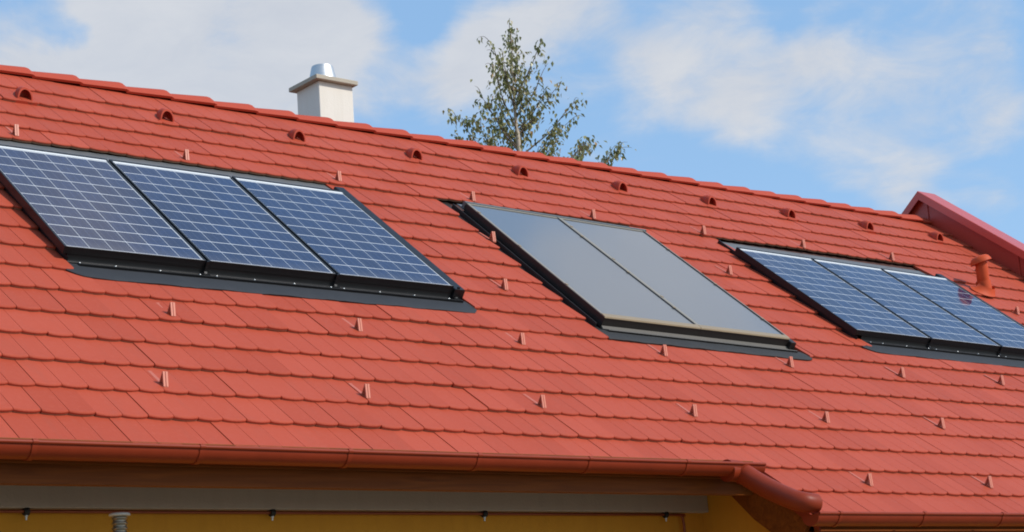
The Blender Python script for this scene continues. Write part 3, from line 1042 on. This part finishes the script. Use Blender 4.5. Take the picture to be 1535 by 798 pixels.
# ================================================================== SKY, SUN, CAMERA
SUN = Vector(SUN_DIR).normalized()
el = math.asin(SUN.z); az = math.atan2(SUN.x, SUN.y)      # azimuth clockwise from +Y
wd = D.worlds.new('World'); scene.world = wd; wd.use_nodes = True
nt = wd.node_tree
bg = nt.nodes['Background']; bg.inputs[1].default_value = SKY_STR
sky = N(nt, 'ShaderNodeTexSky'); sky.sky_type = 'NISHITA'; sky.sun_disc = False
sky.sun_elevation = el; sky.sun_rotation = az; sky.air_density = 1.0; sky.dust_density = .6; sky.ozone_density = 1.0
tc = N(nt, 'ShaderNodeTexCoord')
wn = N(nt, 'ShaderNodeTexNoise', i_Scale=9.0, i_Detail=6.0, i_Roughness=.55); lk(nt, tc.outputs['Generated'], wn.inputs['Vector'])
wsub = N(nt, 'ShaderNodeVectorMath'); wsub.operation = 'SUBTRACT'; lk(nt, wn.outputs['Color'], wsub.inputs[0]); wsub.inputs[1].default_value = (.5, .5, .5)
wsc = N(nt, 'ShaderNodeVectorMath'); wsc.operation = 'SCALE'; lk(nt, wsub.outputs[0], wsc.inputs[0]); wsc.inputs['Scale'].default_value = .07
wad = N(nt, 'ShaderNodeVectorMath'); wad.operation = 'ADD'; lk(nt, tc.outputs['Generated'], wad.inputs[0]); lk(nt, wsc.outputs[0], wad.inputs[1])
wno = N(nt, 'ShaderNodeVectorMath'); wno.operation = 'NORMALIZE'; lk(nt, wad.outputs[0], wno.inputs[0])
BL = [(0.4096,0.8506,0.3298,0.0397,1.00),(0.4500,0.8245,0.3430,0.0367,1.00),(0.4944,0.7975,0.3457,0.0428,1.00),(0.5339,0.7751,0.3377,0.0305,1.00),(0.4538,0.8330,0.3167,0.0305,1.00),(0.4929,0.8107,0.3160,0.0275,0.90),(0.4195,0.8310,0.3654,0.0153,0.50),(0.5301,0.7674,0.3608,0.0244,0.90),(0.4554,0.8117,0.3656,0.0244,0.80),(0.3953,0.8510,0.3458,0.0183,0.60),(0.5839,0.7496,0.3116,0.0183,0.50),(0.6022,0.7239,0.3367,0.0275,1.00),(0.6213,0.7004,0.3513,0.0336,1.00),(0.6395,0.6832,0.3526,0.0244,0.80),(0.5970,0.7368,0.3173,0.0214,0.70),(0.6610,0.6720,0.3339,0.0183,0.40),(0.6736,0.6527,0.3467,0.0244,0.55),(0.6988,0.6286,0.3413,0.0244,0.65),(0.6748,0.6615,0.3272,0.0122,0.35),(0.6784,0.6681,0.3055,0.0153,0.80),(0.6956,0.6499,0.3064,0.0214,0.75),(0.7140,0.6278,0.3100,0.0214,0.70),(0.7319,0.6059,0.3117,0.0214,0.60),(0.7494,0.5842,0.3115,0.0214,0.60),(0.7682,0.5537,0.3214,0.0260,0.65),(0.7872,0.5310,0.3137,0.0214,0.65),(0.7709,0.5640,0.2958,0.0183,0.50),(0.7931,0.5345,0.2921,0.0168,0.50),(0.7146,0.6357,0.2920,0.0183,0.25),(0.7439,0.6139,0.2640,0.0214,0.80),(0.7640,0.5837,0.2749,0.0229,0.75),(0.7932,0.5466,0.2684,0.0214,0.70),(0.7712,0.5907,0.2374,0.0183,0.85),(0.6596,0.6987,0.2771,0.0122,0.50),(0.5596,0.7638,0.3215,0.0214,0.60),(0.7321,0.5998,0.3228,0.0183,0.60),(0.8017,0.5499,0.2342,0.0153,0.40),(0.4118,0.8387,0.3563,0.0147,-1.00),(0.4811,0.8099,0.3354,0.0153,-0.80),(0.5695,0.7430,0.3516,0.0137,-0.80),(0.5712,0.7637,0.3008,0.0122,-0.30),(0.7438,0.5813,0.3299,0.0137,-0.35),(0.7210,0.6070,0.3344,0.0122,-0.40),(0.4222,0.8372,0.3478,0.0092,-0.40),(.600,.430,.674,.055,-2.0),(.69,.35,.635,.07,1.2),(.44,.45,.777,.07,.7),(.82,.29,.49,.04,.35),(.54,.435,.72,.05,-.8),(.77,.325,.55,.055,-1.0),]
acc = None
for x, y, z, sg, wt in BL:
    dp = N(nt, 'ShaderNodeVectorMath'); dp.operation = 'DOT_PRODUCT'; lk(nt, wno.outputs[0], dp.inputs[0]); dp.inputs[1].default_value = (x, y, z)
    ex = mth(nt, 'MULTIPLY', mth(nt, 'SUBTRACT', dp.outputs['Value'], 1.0), 1.4/(sg*sg))
    gx = mth(nt, 'MULTIPLY', mth(nt, 'POWER', 2.71828, ex), wt)
    acc = gx if acc is None else mth(nt, 'ADD', acc, gx)
# cloud cover over the rest of the dome
mp = N(nt, 'ShaderNodeMapping'); mp.inputs['Scale'].default_value = (1, 1, 2.2); lk(nt, tc.outputs['Generated'], mp.inputs[0])
gn = N(nt, 'ShaderNodeTexNoise', i_Scale=2.6, i_Detail=7.0, i_Roughness=.6); lk(nt, mp.outputs[0], gn.inputs['Vector'])
sx = N(nt, 'ShaderNodeSeparateXYZ'); lk(nt, tc.outputs['Generated'], sx.inputs[0])
mr = N(nt, 'ShaderNodeMapRange'); mr.interpolation_type = 'SMOOTHSTEP'; mr.inputs[1].default_value = .36; mr.inputs[2].default_value = .50
lk(nt, sx.outputs[2], mr.inputs[0])
side = mth(nt, 'LESS_THAN', sx.outputs[1], .3)
gm = mth(nt, 'MAXIMUM', mr.outputs[0], side)
gen = mth(nt, 'MULTIPLY', mth(nt, 'MULTIPLY', mth(nt, 'SUBTRACT', gn.outputs[0], .36, True), 3.6), gm)
acc = mth(nt, 'ADD', acc, gen)
fn = N(nt, 'ShaderNodeTexNoise', i_Scale=16.0, i_Detail=8.0, i_Roughness=.62, i_Distortion=.4); lk(nt, mp.outputs[0], fn.inputs['Vector'])
mn = N(nt, 'ShaderNodeTexNoise', i_Scale=11.0, i_Detail=4.0, i_Roughness=.5, i_Distortion=.3); lk(nt, mp.outputs[0], mn.inputs['Vector'])
acc = mth(nt, 'ADD', acc, mth(nt, 'MULTIPLY', mth(nt, 'SUBTRACT', fn.outputs[0], .5), FNA))
acc = mth(nt, 'ADD', acc, mth(nt, 'MULTIPLY', mth(nt, 'SUBTRACT', mn.outputs[0], .5), MNA))
cm = N(nt, 'ShaderNodeMapRange'); cm.interpolation_type = 'SMOOTHSTEP'; cm.inputs[1].default_value = CM0; cm.inputs[2].default_value = CM1
lk(nt, acc, cm.inputs[0])
cl_hi = mth(nt, 'MULTIPLY', cm.outputs[0], .93)
ccol = mixc(nt, fn.outputs[0], CLOUD_LO, CLOUD_HI)
skyc = mixc(nt, SKY_TINT_F, sky.outputs[0], SKY_TINT)
lk(nt, mixc(nt, cl_hi, skyc, ccol), bg.inputs[0])

sl = D.lights.new('sun', 'SUN'); sl.energy = SUN_E; sl.angle = math.radians(.5); sl.color = (1, .955, .89)
so = D.objects.new('sun', sl); COL.objects.link(so)
so.rotation_euler = (-SUN).to_track_quat('-Z', 'Y').to_euler(); so.location = (5, -10, 20)

cam = D.cameras.new('camera'); co = D.objects.new('camera', cam); COL.objects.link(co)
R = Matrix(((0.7715427, -0.6321967, -0.0710578), (0.0881140, 0.2168125, -0.9722285), (0.6300459, 0.7438546, 0.2229855)))
right, down, fwd = R[0], R[1], R[2]
mw = Matrix((right, -down, -fwd)).transposed().to_4x4()
mw.translation = Vector((-4.976657, -10.067360, -2.824620+ZO))
co.matrix_world = mw
cam.sensor_fit = 'HORIZONTAL'; cam.sensor_width = 36; cam.lens = 2783.5434/1535*36
cam.clip_start = .1; cam.clip_end = 2000
scene.camera = co
scene.cycles.filter_width = 1.9
scene.view_settings.view_transform = 'Standard'; scene.view_settings.look = 'None'
scene.view_settings.exposure = EXPO; scene.view_settings.gamma = 1
scene.view_settings.use_curve_mapping = False
